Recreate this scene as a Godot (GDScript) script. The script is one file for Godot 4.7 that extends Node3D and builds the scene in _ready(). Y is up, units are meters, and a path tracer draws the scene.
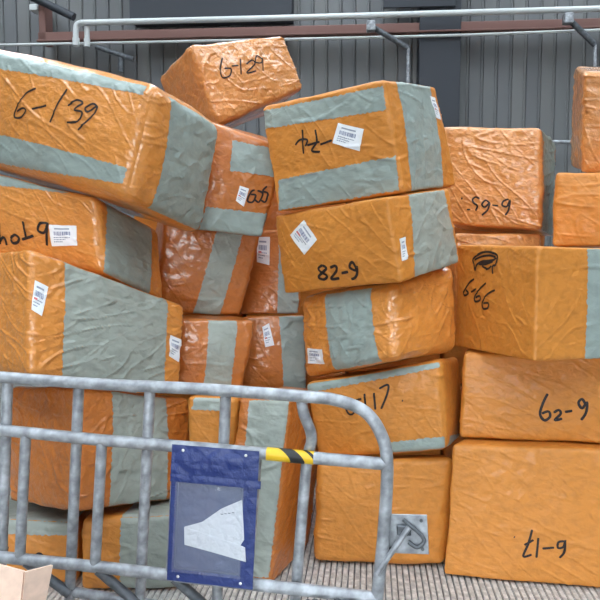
extends Node3D
# Warehouse bay: a heap of taped parcels on a ribbed steel deck behind a galvanised pipe barrier.

var mats := {}
var lump_noise := FastNoiseLite.new()
var fold_noise := FastNoiseLite.new()
var crease_noise := FastNoiseLite.new()
var wall_axes := Transform3D(Basis(Vector3.UP, deg_to_rad(-4.0)), Vector3(0, 0, -8))

func _ready() -> void:
	# ---- camera
	var cam := Camera3D.new()
	cam.name = "camera"
	cam.fov = 50.0
	cam.position = Vector3(0, 1.5, 0)
	cam.rotation_degrees = Vector3(-4.4435, 0, 0)
	cam.near = 0.05
	cam.far = 200.0
	add_child(cam)
	# ---- overcast daylight
	var sky_mat := ProceduralSkyMaterial.new()
	sky_mat.sky_top_color = Color(0.83, 0.88, 0.915)
	sky_mat.sky_horizon_color = Color(0.90, 0.94, 0.965)
	sky_mat.ground_bottom_color = Color(0.45, 0.44, 0.42)
	sky_mat.ground_horizon_color = Color(0.60, 0.60, 0.59)
	sky_mat.sky_energy_multiplier = 1.0
	var sky := Sky.new()
	sky.sky_material = sky_mat
	var env := Environment.new()
	env.background_mode = Environment.BG_SKY
	env.sky = sky
	env.background_energy_multiplier = 13.8
	env.tonemap_mode = Environment.TONE_MAPPER_LINEAR
	env.tonemap_exposure = 1.0
	env.sdfgi_enabled = true
	env.ssao_enabled = true
	env.ssil_enabled = true
	var we := WorldEnvironment.new()
	we.name = "world_environment"
	we.environment = env
	add_child(we)

	make_materials()
	build_hall()
	build_wall_services()
	build_deck()
	build_parcels()
	build_barrier()
	build_pouch()
	build_carton()

# ------------------------------------------------------------------ helpers
func col(r: int, g: int, b: int) -> Color:
	return Color(r / 255.0, g / 255.0, b / 255.0)

func noise_tex(freq: float, lo: float, hi: float, sd: int, ridged := false) -> NoiseTexture2D:
	var n := FastNoiseLite.new()
	n.seed = sd
	n.noise_type = FastNoiseLite.TYPE_SIMPLEX_SMOOTH
	n.frequency = freq
	n.fractal_type = FastNoiseLite.FRACTAL_RIDGED if ridged else FastNoiseLite.FRACTAL_FBM
	n.fractal_octaves = 4
	var g := Gradient.new()
	g.set_color(0, Color(lo, lo, lo))
	g.set_color(1, Color(hi, hi, hi))
	var t := NoiseTexture2D.new()
	t.width = 512
	t.height = 512
	t.seamless = true
	t.noise = n
	t.color_ramp = g
	return t

func bump_tex(freq: float, strength: float, sd: int, ridged := false, warp := 0.0) -> NoiseTexture2D:
	var n := FastNoiseLite.new()
	n.seed = sd
	n.noise_type = FastNoiseLite.TYPE_SIMPLEX_SMOOTH
	n.frequency = freq
	n.fractal_type = FastNoiseLite.FRACTAL_RIDGED if ridged else FastNoiseLite.FRACTAL_FBM
	n.fractal_octaves = 3
	if warp > 0.0:
		n.domain_warp_enabled = true
		n.domain_warp_amplitude = warp
		n.domain_warp_frequency = freq * 0.7
	var t := NoiseTexture2D.new()
	t.width = 512
	t.height = 512
	t.seamless = true
	t.as_normal_map = true
	t.bump_strength = strength
	t.noise = n
	return t

# crumpled film: facets that meet in sharp creases
func crumple_tex(freq: float, strength: float, sd: int, warp: float) -> NoiseTexture2D:
	var t := bump_tex(freq, strength, sd, false, warp)
	var n: FastNoiseLite = t.noise
	n.noise_type = FastNoiseLite.TYPE_CELLULAR
	n.cellular_distance_function = FastNoiseLite.DISTANCE_EUCLIDEAN
	n.cellular_return_type = FastNoiseLite.RETURN_DISTANCE2_SUB
	n.fractal_octaves = 2
	return t

func mat(key: String, c: Color, rough: float, metal := 0.0) -> StandardMaterial3D:
	var m := StandardMaterial3D.new()
	m.resource_name = key
	m.albedo_color = c
	m.roughness = rough
	m.metallic = metal
	mats[key] = m
	return m

func print_label(variant: int) -> ImageTexture:
	var im := Image.create(160, 120, false, Image.FORMAT_RGB8)
	im.fill(col(236, 237, 240))
	var rng := RandomNumberGenerator.new()
	rng.seed = 40 + variant
	var ink := col(70, 84, 130)
	for i in 34:
		im.fill_rect(Rect2i(22 + i * 3 + rng.randi_range(0, 1), 38, rng.randi_range(1, 2), 22), ink)
	for row in 3:
		var x := 20
		while x < 118 - row * 22:
			var w := rng.randi_range(4, 12)
			im.fill_rect(Rect2i(x, 70 + row * 12, w, 5), col(120, 128, 150))
			x += w + 3
	im.fill_rect(Rect2i(28, 18, 90, 8), col(150, 156, 172))
	if variant == 1:
		im.fill_rect(Rect2i(18, 66, 40, 9), col(196, 96, 96))
	return ImageTexture.create_from_image(im)

func make_materials() -> void:
	lump_noise.seed = 5
	lump_noise.noise_type = FastNoiseLite.TYPE_SIMPLEX_SMOOTH
	lump_noise.frequency = 3.2
	lump_noise.fractal_octaves = 2
	fold_noise.seed = 11
	fold_noise.noise_type = FastNoiseLite.TYPE_SIMPLEX_SMOOTH
	fold_noise.frequency = 14.0
	fold_noise.fractal_octaves = 2
	crease_noise.seed = 17
	crease_noise.noise_type = FastNoiseLite.TYPE_SIMPLEX_SMOOTH
	crease_noise.frequency = 5.0
	crease_noise.fractal_type = FastNoiseLite.FRACTAL_NONE
	var crinkle := crumple_tex(0.017, 10.0, 3, 40.0)
	var soft := crumple_tex(0.010, 7.0, 9, 60.0)
	var mottled := noise_tex(0.012, 0.93, 1.05, 21)
	var tones := [col(220, 141, 62), col(209, 133, 52), col(224, 151, 84), col(194, 113, 46)]
	var rough := [0.40, 0.54, 0.28, 0.40]
	var coat := [0.9, 0.12, 1.0, 0.7]
	var relief := [0.7, 0.4, 0.9, 0.6]
	for i in 4:
		var m := mat("orange_%d" % i, tones[i], rough[i])
		m.albedo_texture = mottled
		m.normal_enabled = true
		m.normal_texture = crinkle
		m.normal_scale = relief[i]
		m.uv1_scale = Vector3(2.2, 3.4, 1)
		m.clearcoat_enabled = true
		m.clearcoat = coat[i]
		m.clearcoat_roughness = 0.12
	for i in 2:
		var g := mat("grey_tape_%d" % i, [col(152, 164, 158), col(157, 163, 154)][i], 0.36)
		g.albedo_texture = mottled
		g.normal_enabled = true
		g.normal_texture = soft
		g.normal_scale = 0.6
		g.uv1_scale = Vector3(1.3, 2.4, 1)
	mat("ink", col(34, 22, 20), 0.6)
	for i in 2:
		var l := mat("label_%d" % i, Color.WHITE, 0.45)
		l.albedo_texture = print_label(i)
	# galvanised pipe
	var z := mat("galvanised", col(190, 193, 199), 0.42, 0.2)
	z.albedo_texture = noise_tex(0.010, 0.58, 1.10, 33)
	z.uv1_triplanar = true
	z.uv1_scale = Vector3(3, 3, 3)
	var zd := mat("dull_steel", col(120, 124, 130), 0.5, 0.4)
	zd.albedo_texture = z.albedo_texture
	zd.uv1_triplanar = true
	zd.uv1_scale = Vector3(3, 3, 3)
	mat("hazard_yellow", col(236, 190, 30), 0.4)
	mat("hazard_black", col(28, 26, 26), 0.45)
	mat("pouch_blue", col(34, 52, 112), 0.36)
	mat("pouch_hazed", col(70, 80, 114), 0.5)  # greyer than the border: haze of the window film mixed into the colour
	mat("rivet", col(225, 225, 225), 0.3, 0.2)
	mat("paper", col(206, 208, 213), 0.8)
	for key in ["pouch_blue", "pouch_hazed", "paper"]:
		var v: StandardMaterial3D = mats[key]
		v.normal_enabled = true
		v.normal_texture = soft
		v.normal_scale = 0.9 if key != "pouch_hazed" else 0.5
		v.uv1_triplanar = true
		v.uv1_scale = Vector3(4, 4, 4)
	mat("paper_print", col(110, 112, 120), 0.8)
	var film := mat("clear_film", Color(0.85, 0.88, 0.95, 0.10), 0.12)
	film.transparency = BaseMaterial3D.TRANSPARENCY_ALPHA
	var deck := mat("deck", col(216, 211, 206), 0.55, 0.1)
	deck.albedo_texture = noise_tex(0.02, 0.72, 1.08, 51)
	deck.uv1_triplanar = true
	deck.uv1_scale = Vector3(2, 2, 2)
	var conc := mat("concrete", col(140, 136, 130), 0.85)
	conc.albedo_texture = noise_tex(0.015, 0.8, 1.05, 52)
	conc.uv1_triplanar = true
	conc.uv1_scale = Vector3(0.6, 0.6, 0.6)
	for i in 3:
		mat("cladding_%d" % i, [col(113, 114, 115), col(109, 110, 112), col(117, 117, 117)][i], 0.6, 0.1)
	mat("dark_steel", col(52, 55, 62), 0.6, 0.1)
	mat("brown_steel", col(128, 92, 84), 0.65)
	mat("white_pipe", col(205, 208, 208), 0.4)
	mat("roof_sheet", col(150, 152, 155), 0.7)
	var card := mat("cardboard", col(228, 196, 176), 0.85)
	card.albedo_texture = noise_tex(0.03, 0.9, 1.04, 61)
	card.uv1_triplanar = true
	card.uv1_scale = Vector3(2, 2, 2)
	var pane := mat("skylight", Color(0.95, 0.97, 1.0, 0.08), 0.1)
	pane.transparency = BaseMaterial3D.TRANSPARENCY_ALPHA

var used := {}
func numbered(n: String) -> String:
	used[n] = used.get(n, 0) + 1
	return n if used[n] == 1 else "%s_%03d" % [n, used[n] - 1]

func tag(o: Node3D, label: String, category: String, group := "") -> void:
	o.set_meta("label", label)
	o.set_meta("category", category)
	if group:
		o.set_meta("group", group)

func thing(called: String, label: String, category: String, at := Vector3.ZERO, group := "") -> Node3D:
	var o := Node3D.new()
	o.name = numbered(called)
	add_child(o)
	o.position = at
	tag(o, label, category, group)
	return o

func structure(called: String) -> Node3D:
	var o := Node3D.new()
	o.name = called
	add_child(o)
	o.set_meta("kind", "structure")
	return o

func put(called: String, mesh: Mesh, m: String, parent: Node3D) -> MeshInstance3D:
	var o := MeshInstance3D.new()
	o.name = called
	o.mesh = mesh
	o.material_override = mats[m]
	parent.add_child(o, true)
	return o

func grid_mesh(pos: PackedVector3Array, nrm: PackedVector3Array, uv: PackedVector2Array, idx: PackedInt32Array) -> ArrayMesh:
	var a := []
	a.resize(Mesh.ARRAY_MAX)
	a[Mesh.ARRAY_VERTEX] = pos
	a[Mesh.ARRAY_NORMAL] = nrm
	a[Mesh.ARRAY_TEX_UV] = uv
	a[Mesh.ARRAY_INDEX] = idx
	var m := ArrayMesh.new()
	m.add_surface_from_arrays(Mesh.PRIMITIVE_TRIANGLES, a)
	return m

# a box with bevelled edges between two corners, turned by a basis about its own centre
func add_box(st: SurfaceTool, lo: Vector3, hi: Vector3, bevel := 0.0, xf := Transform3D()) -> void:
	var c := (lo + hi) / 2.0
	var h := (hi - lo) / 2.0
	var b := minf(bevel, minf(h.x, minf(h.y, h.z)) * 0.9)
	var axes := [Vector3.RIGHT, Vector3.UP, Vector3.BACK]
	for a in 3:
		for s: float in [-1.0, 1.0]:
			var n: Vector3 = axes[a] * s
			var u: Vector3 = axes[(a + 1) % 3] * s
			var v: Vector3 = axes[(a + 2) % 3]
			var fc := c + n * absf(n.dot(h))
			var du := u * (absf(u.dot(h)) - b)
			var dv := v * (absf(v.dot(h)) - b)
			quad(st, xf * (fc - du + dv), xf * (fc + du + dv), xf * (fc + du - dv), xf * (fc - du - dv))
	if b > 0.0:
		for a in 3:
			var ax: Vector3 = axes[a]
			var u: Vector3 = axes[(a + 1) % 3]
			var v: Vector3 = axes[(a + 2) % 3]
			for su: float in [-1.0, 1.0]:
				for sv: float in [-1.0, 1.0]:
					var hu := absf(u.dot(h))
					var hv := absf(v.dot(h))
					var da := ax * (absf(ax.dot(h)) - b)
					var p := c + u * su * hu + v * sv * (hv - b)
					var q := c + u * su * (hu - b) + v * sv * hv
					if su * sv > 0:
						quad(st, xf * (p + da), xf * (p - da), xf * (q - da), xf * (q + da))
					else:
						quad(st, xf * (p - da), xf * (p + da), xf * (q + da), xf * (q - da))
		for sx: float in [-1.0, 1.0]:
			for sy: float in [-1.0, 1.0]:
				for sz: float in [-1.0, 1.0]:
					var k := c + Vector3(h.x * sx, h.y * sy, h.z * sz)
					var p1 := k - Vector3(0, b * sy, b * sz)
					var p2 := k - Vector3(b * sx, 0, b * sz)
					var p3 := k - Vector3(b * sx, b * sy, 0)
					if sx * sy * sz > 0:
						tri(st, xf * p1, xf * p3, xf * p2)
					else:
						tri(st, xf * p1, xf * p2, xf * p3)

func tri(st: SurfaceTool, a: Vector3, b: Vector3, c: Vector3) -> void:
	st.add_vertex(a)
	st.add_vertex(b)
	st.add_vertex(c)

func quad(st: SurfaceTool, a: Vector3, b: Vector3, c: Vector3, d: Vector3) -> void:
	tri(st, a, b, c)
	tri(st, a, c, d)

func begin(flat := true) -> SurfaceTool:
	var st := SurfaceTool.new()
	st.begin(Mesh.PRIMITIVE_TRIANGLES)
	st.set_smooth_group(-1 if flat else 0)
	return st

func done(st: SurfaceTool) -> ArrayMesh:
	st.generate_normals()
	return st.commit()

func box_mesh(lo: Vector3, hi: Vector3, bevel := 0.004, xf := Transform3D()) -> ArrayMesh:
	var st := begin()
	add_box(st, lo, hi, bevel, xf)
	return done(st)

# a round pipe swept along points, with closed ends
func add_tube(st: SurfaceTool, pts: Array, r: float, sides := 14) -> void:
	var rings := []
	var side := Vector3.ZERO
	for i in pts.size():
		var d: Vector3 = (pts[mini(i + 1, pts.size() - 1)] - pts[maxi(i - 1, 0)]).normalized()
		if side == Vector3.ZERO:
			side = d.cross(Vector3.UP if absf(d.y) < 0.9 else Vector3.RIGHT).normalized()
		side = (side - d * side.dot(d)).normalized()
		var up := d.cross(side)
		var ring := []
		for k in sides:
			var a := TAU * k / sides
			ring.append(pts[i] + (side * cos(a) + up * sin(a)) * r)
		rings.append(ring)
	st.set_smooth_group(0)
	for i in rings.size() - 1:
		for k in sides:
			var k2 := (k + 1) % sides
			quad(st, rings[i][k], rings[i + 1][k], rings[i + 1][k2], rings[i][k2])
	st.set_smooth_group(-1)
	for k in sides:
		var k2 := (k + 1) % sides
		tri(st, pts[0], rings[0][k], rings[0][k2])
		tri(st, pts[-1], rings[-1][k2], rings[-1][k])

func smooth(pts: Array, steps := 6) -> Array:
	var out := []
	for i in pts.size() - 1:
		var p0: Vector3 = pts[maxi(i - 1, 0)]
		var p1: Vector3 = pts[i]
		var p2: Vector3 = pts[i + 1]
		var p3: Vector3 = pts[mini(i + 2, pts.size() - 1)]
		for k in steps:
			out.append(p1.cubic_interpolate(p2, p0, p3, float(k) / steps))
	out.append(pts[-1])
	return out

func tube_mesh(pts: Array, r: float, sides := 14) -> ArrayMesh:
	var st := begin()
	add_tube(st, pts, r, sides)
	return done(st)

# ------------------------------------------------------------------ the hall
func build_hall() -> void:
	var fl := structure("floor")
	put("slab", box_mesh(Vector3(-9, -0.25, -9), Vector3(9, -0.03, 12), 0.0), "concrete", fl)
	var wb := structure("wall_back")
	wb.transform = wall_axes
	put("backing", box_mesh(Vector3(-10, -0.03, -0.25), Vector3(10, 7, -0.06), 0.0), "dark_steel", wb)
	# trapezoid cladding sheet: one pan with its raised rib
	var w := 0.168
	var st := begin()
	var prof := [Vector2(0.0, -0.012), Vector2(0.010, 0.0), Vector2(w - 0.034, 0.0), Vector2(w - 0.026, 0.008), Vector2(w - 0.010, 0.008), Vector2(w, -0.012)]
	for i in prof.size() - 1:
		var a: Vector2 = prof[i]
		var b: Vector2 = prof[i + 1]
		quad(st, Vector3(a.x, 6.95, a.y), Vector3(b.x, 6.95, b.y), Vector3(b.x, 0, b.y), Vector3(a.x, 0, a.y))
	var sheet := done(st)
	for i in 100:
		var o := put("cladding_panel", sheet, "cladding_%d" % ((i * 7 + i / 3) % 3), wb)
		o.position = Vector3(-8.4 + i * w, 0, 0)
	var wl := structure("wall_left")
	put("cladding", box_mesh(Vector3(-9.2, -0.03, -9), Vector3(-9, 7, 12), 0.0), "cladding_0", wl)
	var wr := structure("wall_right")
	put("cladding", box_mesh(Vector3(9, -0.03, -9), Vector3(9.2, 7, 12), 0.0), "cladding_0", wr)
	var wf := structure("added_wall_front")  # unseen wall, added so its opening narrows and aims the daylight
	put("cladding", box_mesh(Vector3(-9.2, -0.03, 8), Vector3(-5.5, 7, 8.2), 0.0), "cladding_0", wf)
	put("cladding", box_mesh(Vector3(1.0, -0.03, 8), Vector3(9.2, 7, 8.2), 0.0), "cladding_0", wf)
	put("added_lintel", box_mesh(Vector3(-5.5, 2.9, 8), Vector3(1.0, 7, 8.2), 0.0), "cladding_0", wf)  # added too, hung low to cut the daylight from the front
	var ce := structure("ceiling")
	# roof sheets with three glazed strips between them
	var xs := [-9.2, -5.0, -3.4, -0.8, 0.8, 3.4, 5.0, 9.2]
	for i in 4:
		put("roof_sheet", box_mesh(Vector3(xs[i * 2], 7, -9), Vector3(xs[i * 2 + 1], 7.15, 12), 0.0), "roof_sheet", ce)
	for i in 3:
		put("skylight_pane", box_mesh(Vector3(xs[i * 2 + 1], 7.05, -9), Vector3(xs[i * 2 + 2], 7.06, 12), 0.0), "skylight", ce)

func wall_thing(called: String, label: String, category: String, mesh: Mesh, m: String, group := "") -> MeshInstance3D:
	var o := put(numbered(called), mesh, m, self)
	o.transform = wall_axes
	tag(o, label, category, group)
	return o

func wbox(a: Vector3, b: Vector3, depth: float) -> ArrayMesh:
	return box_mesh(Vector3(minf(a.x, b.x), minf(a.y, b.y), a.z - depth), Vector3(maxf(a.x, b.x), maxf(a.y, b.y), a.z), 0.006)

func build_wall_services() -> void:
	wall_thing("steel_column", "dark steel column standing against the corrugated wall", "column", wbox(Vector3(1.396, 5.229, 0.300), Vector3(1.867, -3.029, 0.300), 0.27), "dark_steel")
	wall_thing("gusset_plate", "dark steel plate at the head of the column", "plate", wbox(Vector3(0.979, 5.006, 0.340), Vector3(1.798, 4.260, 0.340), 0.03), "dark_steel")
	wall_thing("ventilation_duct", "wide dark duct along the top of the wall", "duct", wbox(Vector3(-1.999, 5.120, 0.300), Vector3(-0.072, 4.210, 0.300), 0.27), "dark_steel")
	var beam := begin()
	var a := Vector3(-3.131, 4.048, 0.280)
	var b := Vector3(4.284, 4.056, 0.280)
	var dir := (b - a).normalized()
	var bx := Basis(dir, dir.cross(Vector3.BACK).normalized() * -1.0, Vector3.BACK)
	var L := a.distance_to(b)
	add_box(beam, Vector3(0, -0.055, -0.1), Vector3(L, 0.055, 0), 0.005, Transform3D(bx, a))
	add_box(beam, Vector3(0, -0.065, 0.0), Vector3(L, -0.045, 0.05), 0.004, Transform3D(bx, a))
	wall_thing("steel_beam", "long reddish brown steel beam running along the wall", "beam", done(beam), "brown_steel")
	wall_thing("steel_post", "short reddish brown upright at the end of the brown beam", "post", wbox(Vector3(-3.118, 4.454, 0.280), Vector3(-3.034, 3.987, 0.280), 0.2), "brown_steel")
	var br := begin()
	add_tube(br, [Vector3(-3.175, 4.494, 0.360), Vector3(-2.647, 4.240, 0.360)], 0.05, 6)
	wall_thing("diagonal_brace", "dark diagonal steel brace above the brown upright", "brace", done(br), "dark_steel")
	# white service pipe with its drop at one end
	var pipe := thing("service_pipe", "long white service pipe with a bent down end", "pipe")
	pipe.transform = wall_axes
	put("run", tube_mesh(smooth([Vector3(-2.574, 3.874, 0.500), Vector3(-2.569, 4.055, 0.500), Vector3(-2.543, 4.110, 0.500), Vector3(-2.471, 4.124, 0.500), Vector3(-2.282, 4.123, 0.500), Vector3(0.035, 4.121, 0.500), Vector3(1.708, 4.128, 0.500), Vector3(4.170, 4.136, 0.500)], 5), 0.033, 12), "white_pipe", pipe)
	put("drop", tube_mesh([Vector3(-2.452, 4.122, 0.460), Vector3(-2.459, 3.873, 0.460)], 0.03, 12), "white_pipe", pipe)
	put("coupling", tube_mesh([Vector3(-2.571, 3.953, 0.500), Vector3(-2.574, 3.863, 0.500)], 0.04, 12), "white_pipe", pipe)
	put("coupling", tube_mesh([Vector3(-2.457, 3.952, 0.460), Vector3(-2.459, 3.861, 0.460)], 0.037, 12), "white_pipe", pipe)
	wall_thing("conduit", "thin pale conduit just below the brown beam", "conduit", tube_mesh([Vector3(-4.323, 3.950, 0.340), Vector3(-3.574, 3.945, 0.340), Vector3(0.024, 3.935, 0.340), Vector3(1.737, 3.936, 0.340), Vector3(4.257, 3.971, 0.340)], 0.016, 8), "white_pipe")
	var arms := [[Vector3(0.834, 4.008, 0.500), Vector3(1.254, 3.774, 0.450), Vector3(1.260, 3.310, 0.450), "steel pipe hanger with a slanting arm beside the dark column"], [Vector3(2.989, 4.038, 0.500), Vector3(3.306, 3.763, 0.450), Vector3(3.319, 3.384, 0.450), "steel pipe hanger with a slanting arm above the shiny topmost parcel"]]
	for q in arms:
		var h := thing("pipe_hanger", q[3], "bracket", Vector3.ZERO, "pipe hangers")
		h.transform = wall_axes
		put("arm", tube_mesh([q[0], q[1]], 0.032, 6), "dull_steel", h)
		put("rod", tube_mesh([q[1], q[2]], 0.02, 8), "galvanised", h)
		var c: Vector3 = q[0]
		put("clamp", box_mesh(c + Vector3(-0.05, -0.06, -0.05), c + Vector3(0.05, 0.05, 0.05), 0.01), "galvanised", h)
	var sb := thing("shelf_bracket", "dull steel bracket on the wall under the white pipe end", "bracket")
	sb.transform = wall_axes
	put("arm", tube_mesh([Vector3(-2.390, 3.891, 0.360), Vector3(-1.947, 3.743, 0.360)], 0.03, 6), "dull_steel", sb)
	put("strut", tube_mesh([Vector3(-2.098, 3.787, 0.340), Vector3(-2.102, 3.602, 0.340)], 0.035, 6), "dull_steel", sb)
	wall_thing("junction_box", "small pale box fixed high on the wall by the brown upright", "box", wbox(Vector3(-3.269, 4.464, 0.200), Vector3(-3.172, 4.391, 0.200), 0.14), "white_pipe")
	wall_thing("handrail", "thin pale rail along the wall between orange parcels", "rail", tube_mesh([Vector3(2.106, 2.756, 0.300), Vector3(3.895, 2.713, 0.300)], 0.022, 8), "galvanised")

# ------------------------------------------------------------------ ribbed deck
func build_deck() -> void:
	var d := thing("steel_deck", "ribbed pale steel deck plate under the parcels", "deck", Vector3(0, 0, -1.9))
	d.rotation.y = deg_to_rad(-6.2)
	var x0 := -1.9
	var pitch := 0.028
	var n := 155
	var z1 := -3.1
	put("plate", box_mesh(Vector3(x0, -0.03, z1), Vector3(x0 + n * pitch, -0.008, 0), 0.003), "dull_steel", d)
	var st := begin()
	for i in n:
		var x := x0 + i * pitch
		var prof := [Vector2(x + 0.003, -0.008), Vector2(x + 0.006, 0.0), Vector2(x + 0.024, 0.0), Vector2(x + 0.027, -0.008)]
		for k in 3:
			var a: Vector2 = prof[k]
			var b: Vector2 = prof[k + 1]
			quad(st, Vector3(a.x, a.y, z1), Vector3(b.x, b.y, z1), Vector3(b.x, b.y, 0), Vector3(a.x, a.y, 0))
	var ribs := put("ribs", done(st), "deck", d)
	ribs.set_meta("kind", "stuff")

# ------------------------------------------------------------------ parcels
const FACES := ["front", "right", "left", "top", "back", "bottom"]

func face_point(face: String, s: float, t: float) -> Vector3:
	match face:
		"front": return Vector3(2 * s - 1, 1 - 2 * t, 1)
		"right": return Vector3(1, 1 - 2 * t, 1 - 2 * s)
		"left": return Vector3(-1, 1 - 2 * t, 2 * s - 1)
		"top": return Vector3(2 * s - 1, 1, 2 * t - 1)
		"back": return Vector3(1 - 2 * s, 1 - 2 * t, -1)
	return Vector3(2 * s - 1, -1, 1 - 2 * t)

func face_size(face: String, h: Vector3) -> Vector2:
	if face in ["front", "back"]:
		return Vector2(h.x, h.y) * 2
	if face in ["left", "right"]:
		return Vector2(h.z, h.y) * 2
	return Vector2(h.x, h.z) * 2

# the skin of a soft box: rounded, bulging, lumpy and folded, then carried onto its eight corners
func skin(c: Vector3, b: Dictionary) -> Vector3:
	var h: Vector3 = b.h
	var r: float = b.round
	var q := c * h
	var inner := h - Vector3(r, r, r)
	var k := q.clamp(-inner, inner)
	var n := (q - k).normalized()
	var p := k + n * r
	var e := Vector3(1 - minf(c.x * c.x, 1), 1 - minf(c.y * c.y, 1), 1 - minf(c.z * c.z, 1))
	var a := c.abs()
	var swell := 0.0
	if a.x >= a.y and a.x >= a.z:
		swell = e.y * e.z * (0.6 if c.x > 0 else 0.2)
	elif a.y >= a.z:
		swell = e.x * e.z * (float(b.puff) / float(b.bulge) if c.y > 0 else 0.0)
	else:
		swell = e.x * e.y * (1.0 if c.z > 0 else 0.0)
	var o: Vector3 = b.offset
	var g := p + o
	var up: float = b.bulge * swell + b.lumps * (lump_noise.get_noise_3dv(g) - 0.2)
	# long thin creases: the zero lines of stretched noise, coming and going
	var u := g.x + g.z
	var t1 := 0.12 + float(b.slant)
	var t2 := 0.95 - float(b.slant)
	var f1 := crease_noise.get_noise_2d((u * cos(t1) - g.y * sin(t1)) * 0.28, (u * sin(t1) + g.y * cos(t1)) * 1.7)
	var f2 := crease_noise.get_noise_2d((u * cos(t2) - g.y * sin(t2)) * 0.35 + 40.0, (u * sin(t2) + g.y * cos(t2)) * 1.5)
	var mask := clampf(lump_noise.get_noise_3d(g.x * 1.3 + 30.0, g.y * 1.3, g.z * 1.3) * 2.0 + 0.45, 0.0, 1.0)
	var free := 1.0 - 0.8 * n.y * n.y
	up += free * b.folds * mask * (maxf(0.0, 1.0 - absf(f1) * 10.0) - 0.3)
	up += free * b.folds * 0.6 * (1.0 - mask * 0.5) * maxf(0.0, 1.0 - absf(f2) * 12.0)
	up += free * b.folds * 0.5 * fold_noise.get_noise_3dv(g)
	p += n * up
	var w := p / h
	var wx := (w.x + 1) / 2
	var wy := (w.y + 1) / 2
	var wz := (w.z + 1) / 2
	var C: PackedVector3Array = b.c
	var fr := C[3].lerp(C[2], wx).lerp(C[0].lerp(C[1], wx), wy)
	var bk := C[7].lerp(C[6], wx).lerp(C[4].lerp(C[5], wx), wy)
	return bk.lerp(fr, wz)

func face_grid(face: String, b: Dictionary, cell: float) -> Dictionary:
	var size := face_size(face, b.h)
	var nu := maxi(8, int(size.x / cell))
	var nv := maxi(8, int(size.y / cell))
	var W := nu + 3
	var raw := PackedVector3Array()
	raw.resize(W * (nv + 3))
	for j in nv + 3:
		for i in W:
			raw[j * W + i] = skin(face_point(face, float(i - 1) / nu, float(j - 1) / nv), b)
	var pos := PackedVector3Array()
	var nrm := PackedVector3Array()
	var uv := PackedVector2Array()
	var shift := Vector2(b.seed * 0.37, b.seed * 0.61 + FACES.find(face) * 0.23)
	for j in nv + 1:
		for i in nu + 1:
			var at := (j + 1) * W + i + 1
			pos.append(raw[at])
			nrm.append((raw[at - W] - raw[at + W]).cross(raw[at - 1] - raw[at + 1]).normalized())
			uv.append(Vector2(size.x * i / nu, size.y * j / nv) + shift)
	return {"nu": nu, "nv": nv, "pos": pos, "nrm": nrm, "uv": uv, "size": size, "shift": shift}

# the point of the meshed skin at (s, t) of a face, lifted a little off it
func on_skin(g: Dictionary, s: float, t: float, lift: float) -> Array:
	var gu: int = g.nu
	var gv: int = g.nv
	var x := clampf(s, 0, 1) * gu
	var y := clampf(t, 0, 1) * gv
	var i := mini(int(x), gu - 1)
	var j := mini(int(y), gv - 1)
	var u := x - i
	var v := y - j
	var at: int = j * (g.nu + 1) + i
	var dn: int = at + g.nu + 1
	var P: PackedVector3Array = g.pos
	var N: PackedVector3Array = g.nrm
	var p: Vector3
	if u >= v:
		p = P[at] * (1 - u) + P[at + 1] * (u - v) + P[dn + 1] * v
	else:
		p = P[at] * (1 - v) + P[dn] * (v - u) + P[dn + 1] * u
	var n: Vector3 = (N[at] * (1 - u) * (1 - v) + N[at + 1] * u * (1 - v) + N[dn] * (1 - u) * v + N[dn + 1] * u * v).normalized()
	return [p + n * lift, n]

# a sheet stuck on the skin over a four-cornered patch of each face, its rim turned down to the skin
func sheet(segs: Array, grids: Dictionary, lift: float, cell: float, ragged: float, own_uv := false) -> ArrayMesh:
	var pos := PackedVector3Array()
	var nrm := PackedVector3Array()
	var uv := PackedVector2Array()
	var idx := PackedInt32Array()
	for sg: Array in segs:
		var g: Dictionary = grids[sg[0]]
		var q := []
		for k in 4:
			q.append(Vector2(sg[k + 1][0], sg[k + 1][1]))
		var size: Vector2 = g.size
		var nu := maxi(3, int(maxf(((q[1] - q[0]) * size).length(), ((q[2] - q[3]) * size).length()) / cell))
		var nv := maxi(3, int(maxf(((q[3] - q[0]) * size).length(), ((q[2] - q[1]) * size).length()) / cell))
		var first := pos.size()
		for j in nv + 3:
			for i in nu + 3:
				var a := clampf(float(i - 1) / nu, 0, 1)
				var b := clampf(float(j - 1) / nv, 0, 1)
				var e: Vector2 = q[0].lerp(q[1], a).lerp(q[3].lerp(q[2], a), b)
				var rim := i == 0 or j == 0 or i == nu + 2 or j == nv + 2
				if ragged > 0.0:
					var mid: Vector2 = (q[0] + q[1] + q[2] + q[3]) / 4.0
					var m := e * size * 14.0
					var wob := lump_noise.get_noise_2d(m.x + first, m.y) * ragged
					if a == 0.0 or a == 1.0:
						e.x += wob / size.x * signf(e.x - mid.x)
					if b == 0.0 or b == 1.0:
						e.y += wob / size.y * signf(e.y - mid.y)
				var p := on_skin(g, e.x, e.y, -0.001 if rim else lift)
				pos.append(p[0])
				nrm.append(p[1])
				uv.append(Vector2(a, b) if own_uv else e * size + g.shift * 1.7)
		var W := nu + 3
		for j in nv + 2:
			for i in nu + 2:
				var at := first + j * W + i
				idx.append_array([at, at + 1, at + W + 1, at, at + W + 1, at + W])
	return grid_mesh(pos, nrm, uv, idx)

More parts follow.
